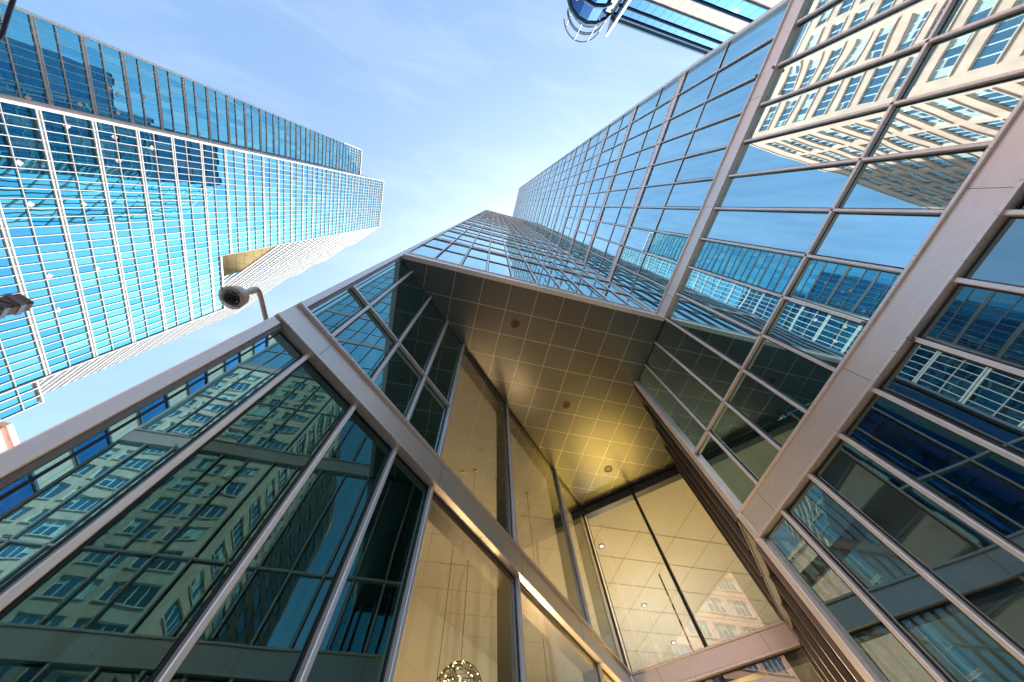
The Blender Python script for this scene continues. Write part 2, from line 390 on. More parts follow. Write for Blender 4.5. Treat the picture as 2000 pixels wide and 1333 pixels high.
beam(BW, 0.02, BWL - 0.02, ZBB + 0.06, ZBT, 0.06, 0.09)
beam(RW, 0.05, RWL - 0.1, ZBB, ZBT, 0.05, 0.07, 'edge', 'edge')
b = MB(); b.box(F3, 0.055 - 2.21, 0.055 - 2.10, -0.1, 0.10, -1.55, ZS - 0.002); b.build('mullion', M['steel'], tower, 0.006)
for (F, s0, s1) in ((F3, 0.06, F3L), (F2, 0.05, F2L - 0.03)):
    for z0, z1 in bands:
        b = MB(); b.box(F, s0, s1, -0.03, 0.022, z0, z1)
        b.box(F, s0, s1, -0.03, 0.040, z0 - 0.02, z0 + 0.04); b.box(F, s0, s1, -0.03, 0.040, z1 - 0.04, z1 + 0.02)
        b.build('spandrel', M['steel'], tower)
    mid = MB()
    for i in range(0, len(zlev) - 1, 2):
        z0, z1 = zlev[i], zlev[i + 1]; zm = z0 + (2.25 if i == 0 else 1.45)
        if z1 - z0 <= 1.8: continue
        b = MB(); b.box(F, s0, s1, -0.03, 0.024, zm - 0.018, zm + 0.018); b.build('transom', M['steel'], tower)
for F, s0, s1 in ((F3, -2.1, F3L - 0.02), (P1, 0.08, 2.893)):
    b = MB(); b.box(F, s0, s1, -0.02, 0.07, ZT - 0.026, ZT + 0.026); b.build('transom', M['steel'], tower, 0.005)
# hidden sides: west face, chamfer, north and east walls, roof, plain mirror glass with floor lines
WC = (-2.1005, 13.3); WD = (9.0, 24.4)
body = MB()
OUT = [C0, WC, WD, (34, 24.4), (34, -5.773), (XF, -5.773)]
for (p, q) in ((C0, WC), (WC, WD), (WD, (34, 24.4)), ((34, 24.4), (34, -5.773)), ((34, -5.773), (XF, -5.773))):
    d = Vector((q[0] - p[0], q[1] - p[1])); L = d.length; d.normalize(); F = frame(p, (d.x, d.y), (-d.y, d.x))
    gl = MB(); nb = max(1, round(L / 1.5))
    z = -1.6 + (3 * 4.06 if p == C0 else 0)
    if p == C0:
        lg = MB()
        for k in range(nb):
            for z0, z1 in ((-1.2, 2.43), (2.88, 6.49), (6.94, 10.55)): lg.box(F, L * k / nb + 0.03, L * (k + 1) / nb - 0.03, -0.05, -0.03, z0, z1)
        lg.build('lobby_glazing', M['clear'], tower, kind='stuff')
    while z < ROOF - 0.5:
        z2 = min(ROOF, z + 4.06)
        for k in range(nb):
            a, c = L * k / nb, L * (k + 1) / nb
            tl = (random.gauss(0, 0.0016), random.gauss(0, 0.0016))
            gl.box(F, a + 0.03, c - 0.03, -0.06, -0.03, z + 0.42, z2 - 0.03, tl)
        z = z2
    gl.build('glazing', M['mirror'], tower, kind='stuff')
    fr = MB(); z = -1.6
    while z < ROOF - 0.5:
        fr.box(F, 0.15, L - 0.15, -0.05, 0.02, z, z + 0.4); z += 4.06
    fr.build('spandrel', M['edge'], tower)
    fr = MB()
    for k in range(nb + 1): fr.box(F, L * k / nb - 0.03, L * k / nb + 0.03, -0.03, 0.06, -1.6, ROOF)
    fr.build('mullion', M['edge'], tower)
roofp = [C0, C1, (XF, -5.773), (34, -5.773), (34, 24.4), WD, WC]
b = MB(); b.prism([(x, y) for x, y in roofp], ROOF + H0, ROOF + H0 + 0.5); b.build('roof', M['edge'], tower)
# core behind the glass so no light leaks through the building
b = MB(); b.prism([(XF + 0.4, -5.3), (33.5, -5.3), (33.5, 24), (9.2, 24), (-1.7, 13.1), (-1.7, 2.2), (XF + 0.4, 2.2)], 12.0, ROOF + H0 - 0.2); b.build('core', M['dark'], tower)
b = MB(); b.prism([(XF + 0.4, -5.3), (33.5, -5.3), (33.5, 2.0), (XF + 0.4, 2.0)], 0.0, 11.9); b.build('core', M['dark'], tower)

# soffit: metal tiles on the tower's grid, clipped to the recess
def clip(poly, a, b_, c):           # keep a*x + b*y <= c
    out = []
    for i in range(len(poly)):
        p, q = poly[i], poly[(i + 1) % len(poly)]
        dp = a * p[0] + b_ * p[1] - c; dq = a * q[0] + b_ * q[1] - c
        if dp <= 0: out.append(p)
        if (dp < 0 < dq) or (dq < 0 < dp):
            t = dp / (dp - dq); out.append((p[0] + (q[0] - p[0]) * t, p[1] + (q[1] - p[1]) * t))
    return out
tiles = MB()
xs = [-0.63 + 0.755 * k for k in range(-3, 14)]; ys = [1.84, 2.545, 3.27, 3.99] + [3.99 + 0.73 * k for k in range(1, 9)]
ys[0] = 1.80
for xa, xb in zip(xs[:-1], xs[1:]):
    for ya, yb in zip(ys[:-1], ys[1:]):
        gp = 0.0085
        poly = [(xa + gp, ya + gp), (xb - gp, ya + gp), (xb - gp, yb - gp), (xa + gp, yb - gp)]
        poly = clip(poly, -1, 1, YF - C0[0] - 0.02) if poly else poly
        poly = clip(poly, bw.y * -1, bw.x, -bw.y * B1[0] + bw.x * B1[1] - 0.02) if len(poly) > 2 else poly
        if yb < 4.1: poly = clip(poly, 1, 0, XF - 0.02) if len(poly) > 2 else poly
        else: poly = clip(poly, 1, -1, XF - FE[1] - 0.03) if len(poly) > 2 else poly
        if len(poly) > 2: tiles.prism(poly, ZS + H0 + random.uniform(0, 0.0015), ZS + H0 + 0.03)
soffit = tiles.build('soffit', M['tile'], tower, 0.003)
b = MB(); b.prism([(C0[0] + 0.02, C0[1] + 0.05), (XF - 0.02, YF + 0.05), (XF - 0.01, 3.96), (B2[0] - 0.02, B2[1]), (B1[0], B1[1] - 0.02)], ZS + H0 + 0.004, ZS + H0 + 0.2); b.build('soffit_backing', M['seam'], soffit)

# the lobby behind the clear glass
ZC = 8.5
b = MB(); b.prism([(-1.7, 2.35), (5.44, 9.45), (8.35, 6.7), (8.35, 2.2), (26, 2.2), (26, 24), (9.2, 24), (-1.7, 13.1)], ZC + H0, ZC + H0 + 0.25); b.build('lobby_ceiling', M['lobby'], tower)
b = MB(); b.prism([(-1.7, 2.35), (5.44, 9.45), (8.35, 6.7), (8.35, 2.2), (26, 2.2), (26, 24), (9.2, 24), (-1.7, 13.1)], 0.0, 0.05); b.build('lobby_floor', M['lobby_floor'], tower)
b = MB()
for k in range(1, 18): b.aabox(-1.2 + 1.5 * k - 0.008, -1.2 + 1.5 * k + 0.008, max(2.6, min(9.6, 9.6)) if -1.2 + 1.5 * k < 8.6 else 2.6, min(23.4, 14.4 + 1.5 * k - 2.4), ZC + H0 - 0.006, ZC + H0 - 0.001)
for k in range(0, 9): b.aabox(max(-1.4, 9.75 + 1.5 * k - 14.4), 25.3, 9.75 + 1.5 * k - 0.008, 9.75 + 1.5 * k + 0.008, ZC + H0 - 0.012, ZC + H0 - 0.007)
b.build('mirrored_grid', M['joint'], tower, kind='stuff')  # drawn lines stand in for the soffit grid reflected in the back glass
b = MB()
b.aabox(25.5, 26, 2.2, 24, 0.05, ZC + H0 - 0.002); b.aabox(9.2, 25.4, 23.6, 24, 0.05, ZC + H0 - 0.002)
F = frame((-1.7, 13.1), (R2, R2), (R2, -R2)); b.box(F, 0, 15.3, -0.1, 0.1, -1.5, ZC - 0.003)
b.aabox(8.4, 25.4, 2.25, 2.5, 0.05, ZC + H0 - 0.002)
F = frame((8.3, 6.75), (0, -1), (1, 0)); b.box(F, 0, 4.2, -0.05, 0.05, -1.5, ZC - 0.003)
b.build('lobby_wall', M['lobby'], tower)
b = MB(); b.box(P1, 2.70, 2.86, -6.0, -0.12, -1.5, ZC - 0.004); b.build('lobby_partition', M['fin'], tower)
# fins and lintels behind the clear panes
for s in (5.28, 8.49, P1L - 0.25):
    b = MB(); b.box(P1, s - 0.03, s + 0.03, -0.34, -0.035, -1.5, ZS - 0.27); b.build('glazing_fin', M['fin'], tower)
for z0, z1 in ((ZBB - 0.08, ZBT), (ZS - 0.32, ZS - 0.05)):
    b = MB(); b.box(P1, 2.90, P1L, -0.32, -0.04, z0, z1); b.build('lintel', M['fin'], tower)
    b = MB(); b.box(BW, 0.0, BWL, -0.3, -0.04, z0, z1); b.build('lintel', M['fin'], tower)

for s_, z_ in ((1.55, ZBT + 0.03), (1.55, ZBB - 0.03), (6.01, ZS - 0.03), (6.01, 9.25), (1.55, 13.66)):
    b = MB(); p = (F3[0] + F3[4] * 0.05, F3[1] - s_, z_ + H0); q = (F3[0] + F3[4] * 0.135, F3[1] - s_, z_ + H0); b.tube([p, q], 0.028, 10); b.build('bracket', M['edge'], tower)
# ------------------------------------------------------------------ recessed lights in the soffit
def dup(root, loc, label):
    r = root.copy(); COL.objects.link(r); r.location = loc; r['label'] = label
    for ch in list(root.children):
        c = ch.copy(); COL.objects.link(c); c.parent = r
        for gch in ch.children:
            d = gch.copy(); COL.objects.link(d); d.parent = c
    return r
def local(mb, name, m, root, **k):       # mesh given in the thing's own coordinates
    o = mb.build(name, m, None, **k); o.parent = root; return o
rl = thing('recessed_light', (1.25, 2.895, ZS + H0), 'round recessed soffit light nearest the front edge of the soffit', 'ceiling light', 'recessed lights in the soffit')
b = MB(); b.lathe([(0.150, 0.0), (0.150, -0.012), (0.118, -0.016), (0.108, -0.004), (0.108, 0.0)], (0, 0, 0)); local(b, 'trim_ring', M['edge'], rl, smooth=False)
b = MB(); b.lathe([(0.106, -0.005), (0.07, -0.003), (0.03, -0.004), (0.0005, -0.004)], (0, 0, 0)); local(b, 'lens', M['lens'], rl)
dup(rl, (3.5, 5.145, ZS + H0), 'round recessed soffit light in the middle of the tiled soffit')
dup(rl, (5.755, 7.34, ZS + H0), 'round recessed soffit light on the yellow-lit tiles beside the back glass wall')

# ------------------------------------------------------------------ lobby lamps
def lobby_lights():
    pts = [(0.85, 16.5, 'small round downlight in the lobby ceiling above the wire globes, left one'), (1.83, 17.5, 'small bright downlight in the lobby ceiling between the chandelier cables'),
           (3.9, 19.3, 'small round downlight in the lobby ceiling next to the wire globe'), (6.66, 10.73, 'square downlight nearest the corner of the back glass wall'),
           (9.79, 13.9, 'square downlight behind the middle of the back glass wall'), (12.3, 16.3, 'square downlight low behind the back glass wall above the orange beam')]
    dl = None
    for x, y, lab in pts:
        if dl is None:
            dl = thing('downlight', (x, y, ZC + H0), lab, 'ceiling light', 'downlights in the lobby ceiling')
            b = MB(); b.lathe([(0.13, 0.0), (0.13, -0.02), (0.075, -0.02), (0.075, 0.0)], (0, 0, 0)); local(b, 'trim_ring', M['iron'], dl)
            b = MB(); b.lathe([(0.07, -0.021), (0.0005, -0.021)], (0, 0, 0)); local(b, 'lens', M['lamp_soft'], dl)
        else: dup(dl, (x, y, ZC + H0), lab)
        if y < 13: continue
        lt = bpy.data.objects.new('downlight_glow', bpy.data.lights.new('downlight_glow', 'POINT')); COL.objects.link(lt)  # fill added well below the ceiling to brighten the lobby, not the lens glow
        lt.data.energy = 185; lt.data.color = (1.0, 0.95, 0.86); lt.data.shadow_soft_size = 0.5; lt.location = (x, y, ZC + H0 - 3.4)
lobby_lights()
def chandelier(x, y, zc, R, label):
    ch = thing('chandelier', (x, y, zc + H0), label, 'chandelier', 'wire globe chandeliers in the lobby')
    c = Vector((x, y, zc + H0)); wr = MB(); rnd = random.Random(3 + int(x * 10))
    for k in range(34):
        ax = Vector((rnd.gauss(0, 1), rnd.gauss(0, 1), rnd.gauss(0, 1))).normalized(); a = ax.orthogonal().normalized(); e = ax.cross(a)
        off = rnd.uniform(-0.55, 0.55); rr = math.sqrt(1 - off * off) * R
        wr.tube([c + ax * off * R + (a * math.cos(t) + e * math.sin(t)) * rr for t in [2 * math.pi * i / 36 for i in range(36)]], 0.0045, 4, True)
    wr.build('globe', M['wire'], ch)
    bl = MB()
    for k in range(90):
        d = Vector((rnd.gauss(0, 1), rnd.gauss(0, 1), rnd.gauss(0, 1))).normalized()
        bl.lathe([(0.003, -0.012), (0.012, 0.0), (0.003, 0.012)], c + d * R * 0.99, d, 6)
    bl.build('bulb', M['lamp'], ch, kind='stuff')
    cb = MB(); cb.tube([(x, y, zc + H0 + R), (x, y, ZC + H0 - 0.05)], 0.007, 6); cb.build('cable', M['wire'], ch)
    cn = MB(); cn.lathe([(0.06, 0.0), (0.06, -0.03), (0.02, -0.06)], (x, y, ZC + H0)); cn.build('canopy', M['brass'], ch)
    lt = bpy.data.objects.new('chandelier_light', bpy.data.lights.new('chandelier_light', 'POINT')); COL.objects.link(lt)
    lt.data.energy = 240 if x > 3 else 60; lt.data.color = (1.0, 0.64, 0.34); lt.data.shadow_soft_size = 0.3; lt.parent = ch; lt.location = (0, 0, -1.0)
    return ch
chandelier(1.20, 8.06, 3.08, 0.45, 'wire globe chandelier with tiny bulbs, the most complete one above the bottom edge')
chandelier(1.98, 8.30, 2.72, 0.45, 'wire globe chandelier half hidden behind the dark glazing fin, right beside the complete globe')
chandelier(3.15, 8.70, 2.55, 0.45, 'wire globe chandelier just right of the pale mullion, cut by the bottom edge')
chandelier(0.80, 8.20, 1.9, 0.45, 'thin black cable of the chandelier hanging lowest, left of the other globes')
# hanging rod lamp
rod = thing('pendant_rod', (9.6, 11.9, 7.6 + H0), 'slim black and brass rod pendant hanging behind the back glass wall', 'pendant light')
b = MB(); b.tube([(9.6, 11.9, 3.2 + H0), (9.6, 11.9, ZC + H0)], 0.03, 8); b.build('rod', M['wire'], rod)
b = MB()
for k in range(9): b.tube([(9.6, 11.9, 3.4 + H0 + k * 0.5), (9.6, 11.9, 3.4 + H0 + k * 0.5 + 0.3)], 0.036, 8)
b.build('brass_sleeve', M['brass'], rod)
lt = bpy.data.objects.new('pendant_light', bpy.data.lights.new('pendant_light', 'POINT')); COL.objects.link(lt)
lt.data.energy = 420; lt.data.color = (1.0, 0.62, 0.13); lt.data.shadow_soft_size = 1.6; lt.parent = rod; lt.location = (-0.9, -1.1, -4.3)

# ------------------------------------------------------------------ dome camera on the corner of the beam
kx, ky = -2.225, 1.40
sc_ = thing('security_camera', (-2.13, 1.72, 3.6 + H0), 'grey dome security camera on a bent arm at the corner of the steel beam', 'security camera')
zt_ = 3.53 + H0
b = MB(); b.tube([(-2.14, 1.78, zt_), (-2.165, 1.66, zt_), (-2.20, 1.50, zt_ + 0.005), (-2.215, 1.435, zt_), (-2.224, 1.405, zt_ - 0.02), (kx, ky, zt_ - 0.055)], [0.024, 0.024, 0.024, 0.026, 0.030, 0.030], 14); b.build('arm', M['cam_bezel'], sc_, smooth=True)
b = MB(); b.tube([(-2.125, 1.775, zt_), (-2.132, 1.745, zt_)], [0.05, 0.045], 16); b.build('base_plate', M['cam_bezel'], sc_)
b = MB(); b.tube([(kx, ky, zt_ - 0.05), (kx, ky, zt_ - 0.115), (kx, ky, zt_ - 0.24)], [0.036, 0.032, 0.032], 16); b.build('collar', M['cam_white'], sc_)
b = MB(); b.lathe([(0.034, -0.225), (0.058, -0.235), (0.086, -0.258), (0.101, -0.288), (0.106, -0.325), (0.107, -0.365), (0.09, -0.366)], (kx, ky, zt_)); b.build('housing', M['cam_white'], sc_, smooth=True)
b = MB(); b.lathe([(0.111, -0.364), (0.113, -0.371), (0.111, -0.380), (0.082, -0.386), (0.080, -0.37)], (kx, ky, zt_)); bz = b.build('bezel', M['cam_bezel'], sc_)
for a in range(4):
    t = math.pi / 4 + a * math.pi / 2; b = MB(); b.lathe([(0.006, -0.382), (0.006, -0.387), (0.002, -0.388)], (kx + 0.097 * math.cos(t), ky + 0.097 * math.sin(t), zt_), k=8); b.build('screw', M['dark'], bz)
b = MB(); b.lathe([(0.079 * math.cos(a), -0.380 - 0.070 * math.sin(a)) for a in [i * math.pi / 2 / 10 for i in range(10)]] + [(0.002, -0.450)], (kx, ky, zt_)); b.build('dome', M['dome'], sc_, smooth=True)

# ------------------------------------------------------------------ the blue tower on the left
XT = 37.0; XT0 = 44.5; RT = 121.4
blue = thing('glass_skyscraper', (-XT, 10, 0), 'blue glass skyscraper on the left with a white frame grid and stepped bright corner', 'skyscraper')
FA = frame((-XT, 2.05), (0, 1), (1, 0)); LA = 14.34; LW = 22.45
FB = frame((-XT0, 2.05), (0, -1), (1, 0)); LB = 7.23
fl = [33.0 + 3.96 * k for k in range(-8, 23)]
pan = []
def tpane(F, a, b_, z0, z1):
    cx = F[0] + F[2] * (a + b_) / 2; cy_ = F[1] + F[3] * (a + b_) / 2; cz = (z0 + z1) / 2
    inview = 1.0 if z0 > 24 else 0.01
    pan.append((inview * (b_ - a) * (z1 - z0) / (cx * cx + cy_ * cy_ + cz * cz), F, a, b_, z0, z1))
NA = 19; NW = 11; NL = 3
colA = [LA * k / NA for k in range(NA + 1)]; colW = [LA + (LW - LA) * k / NW for k in range(NW + 1)]; colL = [LW + 0.8 * k for k in range(NL + 1)]
for i, z in enumerate(fl):
    zt = z + 3.96 if i < len(fl) - 1 else RT
    if zt > RT: zt = RT
    for cols, lim in ((colA, 999), (colW, 50.6), (colL, 28.0)):
        if z + 1 > lim: continue
        for a, c in zip(cols[:-1], cols[1:]):
            tpane(FA, a, c, z + 0.36, z + 1.9); tpane(FA, a, c, z + 1.9, min(zt, lim))
    for k in range(10): tpane(FB, LB * k / 10, LB * (k + 1) / 10, z + 0.36, z + 1.9); tpane(FB, LB * k / 10, LB * (k + 1) / 10, z + 1.9, zt)
pan.sort(key=lambda p: -p[0])
rest = {}
for k, (sz, F, a, c, z0, z1) in enumerate(pan):
    tl = (random.gauss(0, 0.002), random.gauss(0, 0.002))
    mm = random.choice(('mirror_far', 'mirror_far', 'mirror_far_b', 'mirror_far_c'))
    b = MB() if k < 98 else rest.setdefault(mm, MB())
    b.box(F, a + 0.02, c - 0.02, -0.08, -0.04, z0, z1, tl)
    if k < 98: b.build('window', M[mm], blue)
for mm, b in rest.items(): b.build('glazing', M[mm], blue, kind='stuff')
for s in colA: b = MB(); b.box(FA, s - 0.03, s + 0.03, -0.05, 0.06, -1.6, RT); b.build('mullion', M['frame_far'], blue)
for s in colW[1:]: b = MB(); b.box(FA, s - 0.03, s + 0.03, -0.05, 0.06, -1.6, 50.8); b.build('mullion', M['frame_far'], blue)
for s in colL[1:]: b = MB(); b.box(FA, s - 0.04, s + 0.04, -0.05, 0.07, -1.6, 28.4); b.build('mullion', M['frame_far'], blue)
for k in range(1, 11): b = MB(); b.box(FB, LB * k / 10 - 0.022, LB * k / 10 + 0.022, -0.05, 0.05, -1.6, RT); b.build('mullion', M['frame_far'], blue)
def band(F, s0, s1, z):
    b = MB(); b.box(F, s0, s1, -0.06, 0.02, z + 0.1, z + 0.26); o = b.build('spandrel', M['white_panel'], blue)
    b = MB(); b.box(F, s0, s1, -0.06, 0.075, z, z + 0.1); b.box(F, s0, s1, -0.06, 0.075, z + 0.26, z + 0.36); b.build('rail', M['frame_far'], o)
for z in fl:
    L = LA if z > 50.8 else (LW if z > 28 else LW + 2.4)
    band(FA, -0.02, L, z); band(FB, 0, LB, z)
trs = MB()
for z in fl:
    L = LA if z > 50.8 else (LW if z > 28 else LW + 2.4)
    trs.box(FA, 0, L, -0.05, 0.07, z + 1.87, z + 1.92); trs.box(FB, 0, LB, -0.05, 0.07, z + 1.86, z + 1.93)
trs.build('transom', M['frame_far'], blue, kind='stuff')
b = MB(); b.box(FA, -0.22, -0.03, -7.6, 0.16, -1.6, RT + 0.3); b.build('corner_trim', M['frame_far'], blue)
b = MB(); b.box(FA, -0.22, LA + 0.2, -7.0, 0.16, RT, RT + 0.5); b.box(FB, -0.0, LB + 0.1, -6, 0.16, RT, RT + 0.5); b.build('parapet', M['frame_far'], blue)
b = MB(); b.box(FB, LB - 0.02, LB + 0.25, -12, 0.12, -1.6, RT); b.build('end_wall', M['white_panel'], blue)
b = MB(); b.aabox(-70, -XT0 - 0.2, -5.0, 16, 0, RT + H0); b.aabox(-XT0 - 0.1, -XT - 0.15, 2.1, 16.2, 0, RT + H0 - 0.1); b.build('core', M['grey_roof'], blue)
b = MB(); b.aabox(-46, -XT - 0.15, 16.3, 24.4, 0, 50.5 + H0); b.aabox(-42, -XT - 0.15, 24.5, 26.8, 0, 28.2 + H0); b.build('core', M['grey_roof'], blue)
b = MB(); b.box(FA, LA + 0.1, LW + 0.1, -6.0, 0.15, 50.7, 51.0); b.box(FA, LW - 0.02, LW + 0.08, -6.0, 0.15, -1.6, 51.0); b.box(FA, LW + 0.1, LW + 2.4, -4.0, 0.05, 28.3, 28.42); b.build('wing_parapet', M['frame_far'], blue)
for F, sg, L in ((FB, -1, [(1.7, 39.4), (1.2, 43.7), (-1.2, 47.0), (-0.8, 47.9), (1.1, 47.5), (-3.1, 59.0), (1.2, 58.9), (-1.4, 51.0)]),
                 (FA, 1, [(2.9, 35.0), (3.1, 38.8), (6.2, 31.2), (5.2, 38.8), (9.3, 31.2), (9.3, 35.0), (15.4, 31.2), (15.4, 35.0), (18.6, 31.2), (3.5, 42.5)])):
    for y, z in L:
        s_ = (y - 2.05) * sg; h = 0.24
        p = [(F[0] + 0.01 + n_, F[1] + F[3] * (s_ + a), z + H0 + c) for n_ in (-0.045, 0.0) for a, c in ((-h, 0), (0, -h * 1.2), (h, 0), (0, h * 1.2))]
        b = MB(); b.hexa(p); b.build('pale_diamond', M['beige_trim'], blue)  # pale diamond marks added as thin plates on the glass
# stepped bright corner: 45 degree planes with short return strips
pts = [(-37.0, 16.4), (-45.5, 24.9), (-46.6, 24.9), (-54.5, 32.8), (-56.2, 32.8), (-63.0, 39.6), (-64.6, 39.6), (-85.0, 60.0)]
ZN0, ZN1 = 50.8, 64.9
chg = MB(); chw = MB(); chm = MB()
for (p, q) in zip(pts[:-1], pts[1:]):
    d = Vector((q[0] - p[0], q[1] - p[1])); L = d.length; d.normalize(); F = frame(p, (d.x, d.y), (d.y, -d.x) if abs(d.y) > 0.1 else (0, -1))
    diag = abs(d.y) > 0.1
    for i, z in enumerate(fl):
        s0 = 0.0
        if p[0] == -37.0 and ZN0 - 3 < z + 2 < ZN1: s0 = 9.2
        if p[0] == -37.0 and z + 2 < ZN0: s0 = 11.3
        if s0 > L - 0.3: continue
        zt = min(z + 3.96, RT)
        chg.box(F, s0, L, -0.12, -0.04, z, zt)
        if diag:
            chw.box(F, s0, L, -0.05, 0.06, z, z + 0.8); chw.box(F, s0, L, -0.05, 0.06, z + 2.05, z + 2.5)
        else:
            chw.box(F, s0, L, -0.05, 0.10, z, z + 0.5)
    if diag:
        k = 0.0
        while k < L: chm.box(F, k, k + 0.10, -0.05, 0.08, ZN1 if (p[0] == -37.0 and k < 11.3) else -1.6, RT); k += 0.755
chg.build('corner_glazing', M['mirror_far'], blue, kind='stuff'); chw.build('corner_spandrel', M['corner_far'], blue, kind='stuff'); chm.build('corner_mullion', M['corner_far'], blue, kind='stuff')
b = MB(); b.prism([(-37.4, 16.3), (-45.7, 24.6), (-46.9, 24.6), (-54.7, 32.4), (-56.5, 32.4), (-63.2, 39.2), (-64.9, 39.2), (-85, 59.2), (-120, 59.2), (-120, 16.3)], ZN1 + H0 + 0.3, RT + H0); b.build('core', M['grey_roof'], blue)
b = MB(); b.prism([(-46.9, 24.6), (-54.7, 32.4), (-56.5, 32.4), (-63.2, 39.2), (-64.9, 39.2), (-85, 59.2), (-120, 59.2), (-120, 16.5), (-47.5, 16.5)], 0.0, ZN1 + H0); b.build('core', M['grey_roof'], blue)
gs = MB()
for ix in range(8):
    for iy in range(5):
        x0 = -37.0 - ix * 1.5; y0 = 16.3 + iy * 1.7
        poly = clip([(x0 - 1.47, y0 + 0.02), (x0 - 0.03, y0 + 0.02), (x0 - 0.03, y0 + 1.68), (x0 - 1.47, y0 + 1.68)], 1, 1, -37 + 16.4)
        if len(poly) > 2: gs.prism(poly, ZN1 + H0 - 0.02, ZN1 + H0 + 0.25)
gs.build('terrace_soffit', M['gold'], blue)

# ------------------------------------------------------------------ tower with the crown, upper right
far = thing('banded_tower', (20, -40, 0), 'tower banded in blue glass and white panels with a round bay and roof crown', 'tower')
YT = -32.0; RTF = 68.9
FF = frame((11.9, YT), (1, 0), (0, 1)); LF = 46
seq = []; zz = RTF - 1.3; kinds = ['blue', 'blue', 'panel', 'blue', 'panel', 'blue', 'panel', 'blue', 'panel', 'blue', 'panel', 'blue', 'panel', 'blue', 'panel', 'blue', 'panel', 'blue', 'panel']
for i, kd in enumerate(kinds):
    h = 2.5 if i == 0 else 3.35
    if zz - h < 0: break
    nm = 'window' if kd == 'blue' else 'spandrel'
    b = MB(); n = 36
    for k in range(n): b.box(FF, LF * k / n + 0.02, LF * (k + 1) / n - 0.02, -0.3, -0.05 if kd == 'blue' else 0.0, zz - h + 0.12, zz - 0.12, (random.gauss(0, 0.002), random.gauss(0, 0.002)))
    o = b.build(nm, M['blue_far'] if kd == 'blue' else M['far_panel'], far)
    b = MB(); b.box(FF, 0, LF, -0.3, 0.16, zz - 0.09, zz + 0.09); b.build('ledge', M['navy'], o)
    zz -= h
b = MB(); b.box(FF, 0, LF, -20, 0.1, RTF - 1.1, RTF - 0.5); b.box(FF, -0.1, LF, -20, 0.35, RTF - 0.45, RTF); b.build('parapet', M['navy'], far)
b = MB(); b.aabox(5, 57, -60, YT - 0.35, 0, RTF + H0 - 0.6); b.build('core', M['grey_roof'], far)
bay = MB(); cxb, cyb = 8.3, -35.6
arc = [(cxb + 4.1 * math.cos(a), cyb + 4.1 * math.sin(a)) for a in [math.radians(t) for t in range(0, 181, 22)]]
bay.prism(arc + [(4.2, -40), (12.3, -40)], H0, 70.6 + H0); o = bay.build('bay', M['blue_far'], far)
arc2 = [(cxb + 4.35 * math.cos(a), cyb + 4.35 * math.sin(a)) for a in [math.radians(t) for t in range(0, 181, 22)]]
for z0, z1 in ((71.2, 71.9), (66.0, 66.4), (62.5, 62.9), (59, 59.4), (55, 55.4)): rm = MB(); rm.prism(arc2 + [(3.95, -40), (12.6, -40)], z0 + H0, z1 + H0); rm.build('ledge', M['navy'], o)
b = MB(); b.aabox(12.45, 12.8, -40, -31.2, 60 + H0, 72.6 + H0); b.build('fin', M['white_panel'], far)
cr = MB()
ca = [math.radians(t) for t in range(20, 161, 10)]
for z, rr in ((72.6, 3.6), (73.2, 3.6), (75.2, 3.65), (75.8, 3.65), (78.6, 3.7)):
    cr.tube([(8.6 + rr * math.cos(a), cyb + 0.2 + rr * math.sin(a), z + H0) for a in ca], 0.10, 6)
for a in ca[::4]: cr.tube([(8.6 + 3.62 * math.cos(a), cyb + 0.2 + 3.62 * math.sin(a), 70.5 + H0), (8.6 + 3.7 * math.cos(a), cyb + 0.2 + 3.7 * math.sin(a), 78.6 + H0)], 0.09, 6)
cr.build('crown_railing', M['iron'], far)

# ------------------------------------------------------------------ limestone block across the street (seen mirrored in the glass)
BX, BY, RB = -39.67, -25.75, 80.3
stone = thing('stone_office_block', (BX, BY, 0), 'beige limestone office block with white framed windows, mirrored in the right glass facade', 'office block')
GA = frame((BX, BY), (0, -1), (1, 0)); GB = frame((BX, BY), (-1, 0), (0, 1))
LGA, LGB = 47.0, 52.0
wa = [(1.85 + 5.75 * k, 1.85 + 5.75 * k + 4.7) for k in range(8)]
wb = [(1.5, 8.9)] + [(10.1 + 8.0 * k, 10.1 + 8.0 * k + 6.7) for k in range(5)]
sill = [50.95 + 4.06 * k for k in range(-12, 8)]
sill = [s for s in sill if s + 2.4 < RB - 0.6]
walls = MB()
def wall_with_holes(F, L, ws):
    zprev = -1.6
    for s in sill:
        walls.box(F, 0 if F is GB else 0.5, L, -0.5, 0, zprev, s)                        # spandrel band
        e = 0 if F is GB else 0.5
        for a, c in ws: walls.box(F, e, a, -0.5, 0, s, s + 2.4); e = c
        walls.box(F, e, L, -0.5, 0, s, s + 2.4); zprev = s + 2.4
    walls.box(F, 0 if F is GB else 0.5, L, -0.5, 0, zprev, RB)
wall_with_holes(GA, LGA, wa); wall_with_holes(GB, LGB, wb)
walls.build('wall', M['beige'], stone)
b = MB(); b.aabox(BX - LGB, BX - 0.9, BY - LGA, BY - 0.9, 0, RB + H0 - 0.5); b.build('core', M['dark'], stone)
b = MB(); b.aabox(BX - LGB, BX + 0.12, BY - LGA, BY + 0.12, RB + H0, RB + H0 + 0.5); b.build('parapet', M['beige_trim'], stone)
sl = MB()
for F, L, ws in ((GA, LGA, wa), (GB, LGB, wb)):
    for s in sill:
        for a, c in ws: sl.box(F, a - 0.15, c + 0.15, -0.1, 0.14, s - 0.16, s - 0.003)
sl.build('sill', M['beige_trim'], stone, kind='stuff')
wl = []
for F, ws, npn in ((GA, wa, 4), (GB, wb, 5)):
    for s in sill:
        for i, (a, c) in enumerate(ws): wl.append((abs(s - 55) + i * 6 + (a > 30) * 50, F, a, c, s, npn))
wl.sort(key=lambda t: t[0])
stuff = {'glass': MB(), 'frame': MB(), 'blind': MB()}
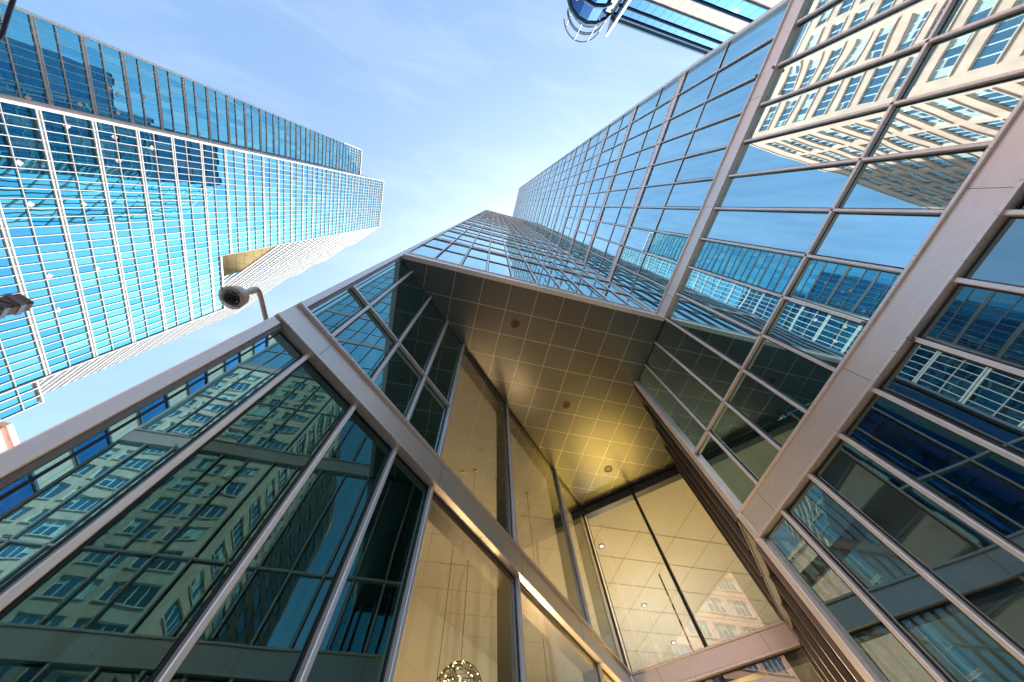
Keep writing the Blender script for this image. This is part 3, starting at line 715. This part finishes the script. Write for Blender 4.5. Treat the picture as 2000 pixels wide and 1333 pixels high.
for k, (_, F, a, c, s, npn) in enumerate(wl):
    fm, gl, bd = (MB(), MB(), MB()) if k < 98 else (stuff['frame'], stuff['glass'], stuff['blind'])
    fm.box(F, a + 0.003, a + 0.1, -0.32, -0.18, s + 0.002, s + 2.398); fm.box(F, c - 0.1, c - 0.003, -0.32, -0.18, s + 0.002, s + 2.398)
    fm.box(F, a + 0.1, c - 0.1, -0.32, -0.18, s + 0.002, s + 0.12); fm.box(F, a + 0.1, c - 0.1, -0.32, -0.18, s + 2.3, s + 2.398)
    wd = (c - a) / npn; drop = random.random() < 0.5; nbd = 0
    for i in range(npn):
        if i: fm.box(F, a + wd * i - 0.045, a + wd * i + 0.045, -0.32, -0.19, s + 0.12, s + 2.3)
        tl = (random.gauss(0, 0.003), random.gauss(0, 0.003))
        zb = s + 0.12
        if (drop and random.random() < 0.5) or random.random() < 0.12:
            zb = s + random.choice((0.5, 1.1, 0.13, 1.5)); bd.box(F, a + wd * i + 0.05, a + wd * (i + 1) - 0.05, -0.29, -0.27, zb, s + 2.3); nbd += 1
        if zb > s + 0.2 or zb == s + 0.12: gl.box(F, a + wd * i + 0.046, a + wd * (i + 1) - 0.046, -0.27, -0.25, s + 0.12, (s + 2.3) if zb == s + 0.12 else zb - 0.002, tl)
    if k < 98:
        o = gl.build('window', M['win_dark'], stone); fm.build('window_frame', M['win_frame'], o)
        if bd.v: bd.build('blind', M['win_blind'], o)
stuff['glass'].build('glazing', M['win_dark'], stone, kind='stuff'); stuff['frame'].build('window_frame', M['win_frame'], stone, kind='stuff')
if stuff['blind'].v: stuff['blind'].build('blind', M['win_blind'], stone, kind='stuff')

# ------------------------------------------------------------------ small things at the left edge
pole = thing('utility_pole', (-7.30, 3.40, 0), 'brown weathered timber pole top with two metal straps at the left edge', 'utility pole')
F = frame((-7.30, 3.40), (-0.55, 0.835), (0.835, 0.55))
b = MB(); b.box(F, -0.115, 0.115, -0.115, 0.115, -1.6, 5.76); post = b.build('post', M['wood'], pole, 0.02)
for z_ in (5.36, 5.56):
    b = MB(); b.box(F, -0.128, 0.128, -0.128, 0.128, z_, z_ + 0.075); o = b.build('strap', M['iron'], pole)
    p = lambda a_, n_, c_: (F[0] + F[2] * a_ + F[4] * n_, F[1] + F[3] * a_ + F[5] * n_, c_ + H0)
    b = MB(); b.tube([p(0.125, 0.05, z_ + 0.04), p(0.17, 0.06, z_ + 0.03), p(0.19, 0.06, z_ + 0.06), p(0.20, 0.05, z_ + 0.12)], 0.014, 6); b.build('hook', M['iron'], o)
b = MB(); b.tube([p(-0.13, 0.1, 5.5), p(-0.17, 0.12, 5.48), p(-0.17, 0.0, 5.40), p(-0.13, -0.1, 5.38)], 0.012, 6); b.build('tie_wire', M['wire'], pole)
b = MB(); b.tube([(-7.7, -3.2, 8.2 + H0), (-7.93, -1.5, 7.35 + H0), (-7.95, -0.85, 7.06 + H0), (-7.985, -0.5, 6.93 + H0), (-8.02, -0.3, 6.80 + H0), (-8.5, 0.6, 6.0 + H0), (-8.6, 1.8, 5.1 + H0), (-7.42, 3.36, 4.7 + H0)], 0.028, 8)
tag(b.build('overhead_cable', M['cable']), 'dark blue overhead cable hanging across the top left corner', 'cable')
pb = thing('distant_block', (-52, 39, 0), 'pale beige building whose corner shows at the left edge below the skyscraper', 'building')
b = MB(); b.aabox(-70, -48.0, 35.9, 50, 0, 33.2 + H0); b.build('wall', M['beige'], pb)
b = MB(); b.aabox(-70, -47.8, 35.7, 50, 33.21 + H0, 33.7 + H0); b.build('parapet', M['beige_trim'], pb)
